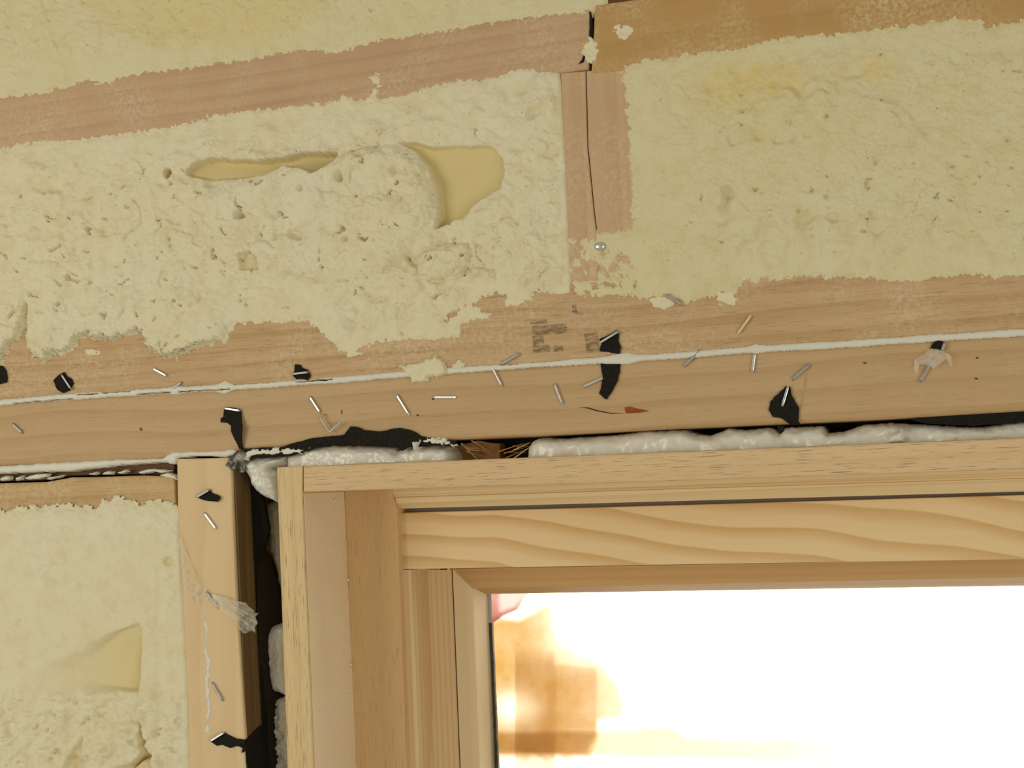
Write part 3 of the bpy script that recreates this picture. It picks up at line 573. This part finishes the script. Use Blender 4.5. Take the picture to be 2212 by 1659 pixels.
# drop everything away from the bead
bm = bmesh.new(); bm.from_mesh(o.data)
kill = [f for f in bm.faces if max(v.co.y for v in f.verts) + o.location.y > 0.0025 and min(v.co.y for v in f.verts) + o.location.y > 0.0025]
bmesh.ops.delete(bm, geom=kill, context='FACES'); bm.to_mesh(o.data); bm.free()
tag(o, 'long white caulk line sealing the joint between the two header boards', 'caulk')
C2 = [(-420, 1028), (0, 1006), (81, 1001), (163, 996), (253, 992), (353, 989), (362, 982), (376, 975), (400, 975), (488, 972), (508, 969), (520, 975), (508, 985), (490, 987), (450, 987), (412, 988), (388, 990), (382, 1004), (370, 1002), (362, 998), (271, 1004), (154, 1018), (80, 1020), (0, 1023), (-420, 1046)]
def notch(x, y, s): return -16.0 * ((x > 412) & (x < 462) & (np.abs(y - 987.5) < 2.0))
o = pillow('caulk_bead', C2, 0.002, 2.6, 7, M_CAULK, 0.25, 30, 1.4, 14, 1.6, 6, 81, None, notch); tag(o, 'thick white caulk bead above the slot, running to the trimmer stud', 'caulk')
strings = [[(0, 1034), (12, 1028), (24, 1030), (22, 1036), (4, 1039)], [(34, 1032), (48, 1028), (46, 1036), (36, 1038)], [(55, 1032), (75, 1024), (105, 1024), (102, 1030), (85, 1034), (60, 1036)], [(100, 1033), (135, 1027), (130, 1031), (104, 1036)], [(192, 1024), (208, 1019), (210, 1024), (198, 1026)], [(222, 1022), (232, 1018), (244, 1019), (242, 1024), (224, 1026)], [(250, 1021), (272, 1015), (275, 1019), (264, 1024)], [(300, 1019), (322, 1013), (345, 1014), (368, 1017), (350, 1022), (335, 1019), (304, 1024)], [(345, 1026), (365, 1021), (380, 1028), (388, 1040), (378, 1034), (352, 1030)]]
where = ['at the left edge', 'second from the left edge', 'broad one near the left edge', 'long faint one', 'tiny one in the middle', 'next to the tiny one', 'slanting one past the middle', 'long one near the trimmer stud', 'forked one touching the trimmer stud']
for k, s_ in enumerate(strings):
    tag(pillow('caulk_string', s_, 0.004, 1.4, 4, M_CAULK, 0.3, 10, 1.2, 7, 1.3, 2.5, 90 + k), 'white caulk string in the slot above the low plate, ' + where[k], 'caulk', 'caulk strings in the slot')
o = pillow('caulk_drip', [(437, 1322), (444, 1322), (450, 1360), (446, 1390), (456, 1430), (452, 1470), (456, 1520), (452, 1570), (456, 1590), (445, 1580), (448, 1530), (443, 1480), (447, 1440), (441, 1405), (445, 1380), (440, 1345)], 0.0, 0.5, 4, M_CAULK, 0.2, 12, 3.0, 16, 1.6, 1.0, 101); tag(o, 'thin white caulk trickle down the trimmer stud face', 'caulk')

# ------------------------------------------------------------------ gap around the window: felt, canned foam, shreds
XT = P(500, 1100, 0)[0]; YFA = depth_at(XT, 538, 1150)
o = prism('felt_strip', jag([(900, 925), (1462, 900), (2212, 858), (2680, 830), (2680, 950), (2212, 965), (1462, 985), (900, 1008)], 0.0, 60), 0.030, 0.034, M_FELT); tag(o, 'long black felt strip lining the slot above the head jamb', 'felt')
lip = [(520, 969, -.001), (604, 967, -.001), (634, 957, -.0012), (667, 948, -.0016), (709, 943, -.002), (743, 939, -.002), (757, 921, -.002), (777, 924, -.002), (786, 930, -.002), (828, 931, -.002), (864, 924, -.002), (891, 931, -.0018), (909, 942, -.001), (933, 948, -.0005), (985, 953, -.0004), (985, 962, -.0004), (947, 963, -.0012), (885, 965, -.0012), (869, 974, -.0012), (858, 967, -.0012), (798, 964, -.0012), (727, 963, -.0012), (685, 967, -.0012), (661, 975, -.0012), (628, 985, -.0012), (560, 990, -.001), (524, 986, -.001)]
o = prism('felt_flap', jag(lip, 1.2, 8), 0.0, 0.0009, M_FELT); tag(o, 'torn black felt flap curling over the header edge above the foam', 'felt')
o = prism('felt_strip', jag([(503, 985), (526, 1000), (545, 1010), (560, 1050), (570, 1090), (580, 1140), (572, 1180), (560, 1200), (556, 1250), (558, 1320), (561, 1400), (568, 1490), (572, 1560), (580, 1700), (616, 2420), (560, 2420), (532, 1560), (525, 1448), (520, 1300), (512, 1190), (505, 1100)], 0.7, 14), YFA, YFA + 0.003, M_FELT, 0, None); tag(o, 'black felt lining on the side of the trimmer stud in the gap', 'felt')
o = prism('felt_curl', [(566, 1176, YFA + .004), (580, 1194, YFA + .01), (594, 1240, YFA + .012), (602, 1277, YFA + .012), (604, 1349, YFA + .012), (600, 1371, YFA + .012), (602, 1440, YFA + .012), (608, 1500, YFA + .012), (618, 1659, YFA + .012), (660, 2420, YFA + .012), (606, 2420, YFA + .002), (572, 1659, YFA + .002), (566, 1560, YFA), (560, 1448, YFA - .001), (556, 1300, YFA - .001), (556, 1213, YFA)], 0.0, 0.0012, M_FELTB); tag(o, 'brownish black felt curl standing in the gap beside the jamb', 'felt')
o = prism('felt_flap', jag([(454, 1601, -.001), (483, 1583, -.001), (509, 1596, -.0014), (529, 1599, -.001), (543, 1587, .006), (562, 1566, .018), (572, 1600, .02), (580, 1700, .02), (600, 1900, .02), (560, 1900, .003), (540, 1700, .0), (532, 1645, -.0012), (531, 1622, -.0014), (521, 1627, -.0014), (524, 1616, -.0014), (512, 1611, -.0014), (498, 1616, -.0014), (481, 1609, -.0014), (468, 1611, -.001)], 0.7, 9), 0.0, 0.0009, M_FELT); tag(o, 'black felt flap folded from the gap onto the trimmer stud', 'felt')
def can(poly, label, y0, Hm, w, seed, amp=1.0, wl=34, rag=1.2, name='foam_bead'):
    return tag(pillow(name, poly, y0, Hm, w, M_CAN, amp, wl, rag, 14, 1.8, 16, seed), label, 'foam', 'canned foam beads around the window')
can([(522, 998), (545, 987), (590, 983), (630, 984), (630, 1004), (600, 1012), (616, 1020), (618, 1092), (600, 1083), (580, 1074), (563, 1062), (551, 1046), (546, 1030), (540, 1020), (526, 1012)], 'round white foam blob in the corner outside the jamb', 0.013, 12, 26, 111, 1.6, 30)
can([(628, 986), (642, 976), (661, 972), (685, 964), (727, 960), (798, 961), (858, 964), (869, 972), (885, 962), (947, 961), (974, 965), (986, 978), (990, 992), (990, 1012), (628, 1030)], 'plump white foam bead above the left part of the head jamb', 0.012, 11, 22, 112, 1.4, 40)
can([(1143, 990), (1147, 962), (1158, 950), (1176, 944), (1205, 947), (1323, 940), (1351, 937), (1391, 931), (1480, 928), (1510, 938), (1540, 940), (1556, 933), (1579, 925), (1612, 928), (1665, 923), (1685, 934), (1698, 923), (1778, 920), (1791, 935), (1824, 931), (1867, 917), (1927, 913), (1953, 915), (2009, 917), (2076, 921), (2129, 921), (2175, 913), (2212, 910), (2680, 888), (2680, 975), (1143, 1015)], 'long glossy white foam bead above the right part of the head jamb', 0.015, 11, 24, 113, 1.8, 70, 1.2)
can([(572, 1086), (620, 1070), (632, 1300), (612, 1284), (604, 1240), (596, 1210), (588, 1190), (586, 1150)], 'shaded foam sliver in the side gap under the corner blob', 0.050, 9, 18, 114)
can([(583, 1368), (594, 1350), (610, 1344), (632, 1346), (636, 1505), (592, 1490), (587, 1440), (580, 1400)], 'grey white foam lump halfway down the side gap', 0.034, 9, 18, 115)
can([(596, 1505), (640, 1498), (690, 2420), (636, 2420), (606, 1700), (598, 1610), (586, 1550)], 'dirty foam lump at the bottom of the side gap', 0.036, 9, 18, 116, 2.0, 18)
can([(1915, 950), (1920, 938), (1930, 934), (1942, 930), (1948, 918), (1955, 930), (1956, 958), (1916, 962)], 'small foam bubble on the long bead near the right end', 0.006, 8, 14, 117, 0.6, 16, 1.0, 'foam_bubble')
can([(894, 962), (892, 955), (899, 952), (912, 953), (908, 962), (904, 975), (896, 975)], 'tiny foam nub standing on the bead above the head jamb', 0.000, 5, 8, 118, 0.4, 12, 1.0, 'foam_bubble')
o = pillow('caulk_smear', [(518, 978), (545, 972), (600, 970), (640, 970), (672, 966), (655, 975), (632, 980), (560, 983), (535, 990), (520, 990)], -0.001, 0.8, 6, M_CAULK, 0.3, 12, 5, 15, 1.4, 1.5, 121); tag(o, 'ragged caulk smear between felt and the corner foam blob', 'caulk')
o = pillow('caulk_smear', [(905, 952), (930, 946), (958, 947), (970, 954), (985, 962), (960, 960), (930, 957)], -0.0005, 0.8, 5, M_CAULK, 0.4, 8, 5, 8, 1.4, 1.5, 122); tag(o, 'flaky caulk smear on felt above the head jamb', 'caulk')
o = pillow('felt_knot', [(500, 986), (514, 976), (532, 972), (537, 984), (528, 998), (526, 1014), (512, 1020), (500, 1014), (490, 1004)], 0.0, 4.5, 14, M_FELTC, 2.2, 14, 3, 9, 1.6, 6, 123); tag(o, 'crumpled caulk-smeared felt knot at the trimmer stud corner', 'felt')
o = prism('strand_chunk', jag([(985, 962), (1030, 952), (1078, 958), (1082, 1005), (985, 1010)], 1.5, 9), 0.020, 0.03, M_SHRED); tag(o, 'split brown wood chunk in the slot between the foam beads', 'wood')
for nm, (cx, cy), ang, lab in (('wood_shreds', (1030, 972), -0.45, 'fan of torn wood shreds in the slot above the head jamb'), ('wood_shreds', (1116, 970), 0.30, 'torn wood shreds touching the end of the long foam bead')):
    e = empty(nm, P(cx, cy, 0.01)); tag(e, lab, 'wood')
    for k in range(9):
        a = -ang + random.uniform(-0.35, 0.35); L = random.uniform(14, 30); ox, oy = cx + random.uniform(-14, 14), cy + random.uniform(-9, 9); y = random.uniform(0.004, 0.016)
        c, s_ = math.cos(a), math.sin(a); w = random.uniform(1.0, 2.0)
        prism('splinter', [(ox - c * L - s_ * w, oy - s_ * L + c * w, y), (ox + c * L - s_ * .4, oy + s_ * L + c * .4, y + .004), (ox + c * L + s_ * .4, oy + s_ * L - c * .4, y + .004), (ox - c * L + s_ * w, oy - s_ * L - c * w, y)], 0, 0.0007, M_SHRED if k % 3 else M_SILL, 0, e)

# ------------------------------------------------------------------ felt scraps under staples
def scrap(poly, label, y=-0.0012, amp=1.0, mat=None):
    return tag(prism('felt_scrap', jag([tuple(p) + ((y,) if len(p) < 3 else ()) for p in poly], amp, 6), 0, 0.0009, mat or M_FELT), label, 'felt', 'torn felt scraps')
scrap([(485, 879), (517, 883), (520, 889), (521, 914, -.003), (523, 920, -.004), (521, 947, -.003), (524, 970, -.001), (517, 970, -.0005), (513, 961), (503, 941), (499, 932), (499, 920), (492, 914), (476, 912), (477, 903), (482, 901)], 'black felt tab hanging from a staple above the trimmer stud corner', -0.0010, 0.6)
scrap([(424, 1074), (452, 1057), (456, 1064), (474, 1072, -.002), (475, 1077, -.002), (469, 1084, -.002), (448, 1082), (436, 1079)], 'small black felt tab stapled near the top of the trimmer stud', -0.001, 0.6)
scrap([(115, 821), (124, 812), (133, 806), (138, 804), (143, 812), (153, 818), (158, 828), (152, 838), (149, 844), (136, 849), (124, 842)], 'squarish black felt scrap stapled under the torn foam bay')
scrap([(637, 787), (648, 788), (652, 795), (664, 799), (670, 812), (664, 822), (652, 818), (640, 819), (632, 811), (636, 800)], 'small black felt scrap stapled on the caulk line, above two tilted staples')
scrap([(1294, 733), (1313, 724), (1333, 713), (1336, 719), (1336, 738), (1341, 749), (1338, 764), (1327, 763), (1314, 760), (1295, 759), (1297, 748), (1300, 742)], 'black felt scrap stapled just above the long caulk line')
scrap([(1297, 781), (1340, 781), (1338, 806), (1333, 824), (1322, 845), (1310, 863), (1294, 850), (1299, 833), (1302, 813), (1299, 797)], 'black felt tongue hanging below the long caulk line')
scrap([(1697, 834), (1707, 836), (1711, 856), (1725, 879), (1724, 908), (1729, 916), (1706, 917), (1697, 910), (1686, 903), (1670, 901), (1660, 885), (1664, 867), (1677, 854), (1693, 840)], 'large pear-shaped black felt scrap at the lower header edge', -0.0012, 1.2)
scrap([(1680, 919, -.002), (1695, 921, -.002), (1694, 930, -.003), (1685, 938, -.003), (1679, 928, -.002)], 'tiny black felt crumb on the long foam bead', -0.003, 0.6)
scrap([(2014, 743), (2020, 737), (2032, 736), (2041, 741), (2038, 754), (2025, 757), (2009, 753)], 'small black felt scrap under the right end of the caulk line')
scrap([(-22, 792), (4, 790), (12, 800), (15, 816), (13, 826), (-5, 830), (-22, 824)], 'black felt scrap cut by the left picture edge')
prism_ = prism('felt_strip', jag([(1960, 905, .004), (2212, 886, .004), (2680, 860, .004), (2680, 890, .006), (2212, 912, .006), (2100, 920, .006), (2000, 915, .006)], 0.8, 14), 0, 0.001, M_FELT); tag(prism_, 'black felt edge peeking under the header at the right', 'felt')

# ------------------------------------------------------------------ staples
def staple(a, b, label, mat=None, lift=1.3, leg_a=(0, 0), leg_b=(0, 0), base=0.0):
    (ax, ay), (bx, by) = a, b; t = 0.08
    ux, uy = (bx - ax) * t, (by - ay) * t
    path = [(ax + leg_a[0], ay + leg_a[1], base - 2.5), (ax, ay, base + lift * 0.6), (ax + ux, ay + uy, base + lift), (bx - ux, by - uy, base + lift), (bx, by, base + lift * 0.6), (bx + leg_b[0], by + leg_b[1], base - 2.5)]
    return tag(wire('staple', path, mat or M_STEEL), label, 'staple', 'staples in the framing')
staple((485, 882), (518, 887), 'bright staple pinning the felt tab above the trimmer stud corner', base=1.0)
staple((425, 1074), (452, 1058), 'staple pinning the small felt tab on the trimmer stud', base=1.0, mat=M_STEELD)
staple((441, 1108), (466, 1142), 'bare tilted staple on the trimmer stud below the felt tab', lift=1.2)
staple((446, 1279), (471, 1314), 'staple under the clear film scrap on the trimmer stud', M_STEELD)
staple((458, 1475), (480, 1513), 'lowest bare staple on the trimmer stud, half covered by film', M_STEELD)
staple((454, 1601), (483, 1583), 'staple holding the folded felt flap low on the trimmer stud', base=1.0)
staple((133, 810), (153, 840), 'staple across the squarish felt scrap under the torn foam', M_STEELD, base=1.0)
staple((632, 808), (665, 804), 'staple across the small felt scrap on the caulk line', M_STEELD, base=1.0)
staple((1298, 739), (1334, 717), 'bright staple on the felt scrap above the long caulk line', base=1.0)
staple((1260, 835), (1303, 816), 'staple running into the hanging felt tongue', leg_a=(6, 2))
staple((1702, 836), (1690, 876), 'bright staple in the pear-shaped felt scrap', base=1.0)
staple((2041, 741), (2035, 756), 'short staple end beside the felt scrap with clear film', M_STEELD, base=1.0)
staple((2009, 788), (1987, 824), 'dull staple under the clear film near the right edge', M_STEELD, leg_b=(10, 1))
staple((330, 796), (360, 812), 'glinting tilted staple on the upper header below the foam drip')
staple((371, 840), (392, 826), 'staple half buried in the caulk line near its left end', M_STEELD)
staple((27, 916), (47, 935), 'dull staple near the left end of the lower header', M_STEELD, lift=1.6, leg_b=(8, -2), leg_a=(2, -4))
staple((669, 857), (691, 891), 'bright steep staple just above the loose bent staple')
tag(wire('staple', [(704, 894, -1), (700, 897, 2.0), (692, 903, 3.0), (701, 917, 3.2), (711, 932, 3.0), (714, 932, 3.0), (724, 922, 3.2), (736, 913, 3.0)], M_STEELD, 0.9, 0.7), 'loose bent staple with both legs showing, above the felt flap', 'staple', 'staples in the framing')
staple((856, 852), (883, 896), 'steep staple between the felt flap and the caulk clump', leg_a=(6, 3))
staple((936, 858), (983, 858), 'level bright staple below the foam clump', leg_b=(2, 2))
staple((1062, 792), (1084, 834), 'steep staple starting in the caulk line beside the slanting one', leg_b=(-6, -1))
staple((1084, 786), (1122, 764), 'slanting staple rising above the caulk line', M_STEELD, leg_b=(4, 3))
staple((1198, 830), (1214, 872), 'steep staple left of the hanging felt tongue')
staple((1477, 791), (1512, 757), 'slanting staple crossing the caulk line right of the felt tongue', M_STEELD, leg_b=(4, 5))
staple((1625, 803), (1630, 764), 'nearly upright staple touching the caulk line', leg_b=(8, -1))
staple((1711, 820), (1748, 788), 'slanting staple above the pear-shaped felt scrap', M_STEELD, leg_a=(8, 2), leg_b=(8, -1))
staple((1595, 719), (1621, 683), 'foam-coated staple on the upper header above the upright one', M_FOAM_R)
staple((1440, 637), (1472, 657), 'foam-coated staple at the lower edge of the right foam bay', M_STEELD, base=1.2)
# nail head in the foot of the cripple stud
bm = bmesh.new(); c = P(1296, 532, -0.0008)
bmesh.ops.create_uvsphere(bm, u_segments=16, v_segments=8, radius=0.0031, matrix=Matrix.Translation(c) @ Matrix.Diagonal((1, 0.45, 0.75, 1)))
bmesh.ops.create_cone(bm, cap_ends=True, segments=10, radius1=0.0012, radius2=0.0012, depth=0.02, matrix=Matrix.Translation((c[0], 0.01, c[2])) @ Matrix.Rotation(math.pi / 2, 4, 'X'))
me = bpy.data.meshes.new('nail'); bm.to_mesh(me); bm.free(); tag(finish('nail', me, M_STEEL, None, True), 'shiny nail head at the foot of the cripple stud', 'nail')

# ------------------------------------------------------------------ clear plastic scraps
def film(poly, label, mat, fold, y0=-0.0025):
    p = np.array(poly); box = (p[:, 0].min() - 2, p[:, 1].min() - 2, p[:, 0].max() + 2, p[:, 1].max() + 2)
    def hf(x, y): s = sdf(poly, x, y); return np.where(s > -0.8, fold(x, y), -50.0), np.zeros_like(x)
    return tag(field('plastic_scrap', box, 1.6, hf, mat, y0, -40, -40), label, 'plastic')
def clean(o):                                   # keep only the faces of the film itself
    bm = bmesh.new(); bm.from_mesh(o.data); z = max(v.co.y for v in bm.verts)
    bmesh.ops.delete(bm, geom=[f for f in bm.faces if max(v.co.y for v in f.verts) + o.location.y > 0.03], context='FACES')
    bmesh.ops.solidify(bm, geom=bm.faces[:], thickness=0.0001); bm.to_mesh(o.data); bm.free()
clean(film([(456, 1282), (480, 1288), (510, 1297), (533, 1302), (545, 1316), (549, 1325), (557, 1324), (553, 1332), (557, 1342), (552, 1352), (553, 1367), (540, 1363), (530, 1369), (518, 1358), (505, 1338), (480, 1322), (462, 1306)], 'fan-shaped clear plastic scrap sticking out over the side gap', M_FILM, lambda x, y: 1.2 * np.sin(np.arctan2(y - 1270, x - 430) * 42) * sm(460, 540, x)))
clean(film([(384, 1150), (396, 1180), (420, 1240), (446, 1270), (452, 1300), (430, 1310), (398, 1300), (392, 1240)], 'faint clear film stretched on the left of the trimmer stud', M_FILMT, lambda x, y: 0.5 * np.sin(x / 6) - 0.8))
clean(film([(1975, 777), (1998, 761), (2012, 753), (2036, 756), (2054, 768), (2058, 790), (2052, 792), (2044, 776), (2036, 781), (2018, 796), (2007, 790), (1986, 786), (1981, 808), (1974, 799)], 'clear plastic scrap hanging under the right end of the caulk line', M_FILM, lambda x, y: 0.9 * np.sin(x / 7 + y / 9)))
# ------------------------------------------------------------------ marks in the wood
def mark(parent, poly, mat, nm, y=-0.0003):
    return prism(nm, [(a, b) for a, b in poly], y, y + 0.0006, mat, 0, parent)
mark(hl, jag([(1349, 880), (1362, 878), (1380, 883), (1402, 888), (1380, 892), (1352, 893)], 0.6, 8), M_RESIN, 'resin_pocket')
mark(hl, [(1249, 880), (1270, 880), (1290, 886), (1320, 892), (1350, 893), (1320, 894), (1288, 888), (1268, 882)], M_HOLE, 'crack')
for (x, y, w, h) in ((1906, 743, 5, 2), (1868, 784, 5, 1.5), (2111, 773, 3.5, 2), (2109, 818, 4, 2), (935, 862, 3, 2), (738, 890, 1.2, 5), (902, 897, 3, 2), (304, 927, 3.5, 4)):
    mark(hl, [(x - w, y - h * .4), (x, y - h), (x + w, y + h * .3), (x, y + h)], M_HOLE if x != 304 else M_RESIN, 'staple_hole')
mark(hl, [(1740, 805), (1743, 805), (1741, 830), (1736, 850), (1730, 885), (1728, 885), (1733, 850), (1737, 830)], M_SILL, 'scratch')
m, nt, bs = new_mat('faded_ink'); b = NB(nt); tc = b.n('ShaderNodeTexCoord').outputs['Object']
bs.inputs['Base Color'].default_value = (0.09, 0.06, 0.03, 1); tr = b.n('ShaderNodeBsdfTransparent'); mx = b.n('ShaderNodeMixShader')
fk = b.math('MULTIPLY', b.ramp(b.noise(b.vscale(tc, (130, 420, 420)), 1, 6, 0.7), [(0.40, 0.0), (0.72, 1.0)]), 0.75)
b.link(fk, mx.inputs[0]); b.link(tr.outputs[0], mx.inputs[1]); b.link(bs.outputs[0], mx.inputs[2]); b.link(mx.outputs[0], nt.nodes['Material Output'].inputs[0])
M_INK = m
for poly in ([(1145, 693), (1182, 690), (1180, 699), (1145, 700)], [(1150, 704), (1224, 699), (1224, 718), (1205, 722), (1172, 722), (1150, 726)], [(1150, 726), (1172, 722), (1176, 745), (1152, 748)], [(1150, 748), (1186, 744), (1188, 760), (1152, 762)], [(1196, 746), (1214, 746), (1218, 758), (1197, 760)], [(1262, 722), (1290, 718), (1296, 760), (1268, 763)], [(1236, 658), (1244, 656), (1246, 672), (1262, 676), (1256, 682), (1236, 674)]):
    mark(hu, poly, M_INK, 'ink_stamp', -0.0002)
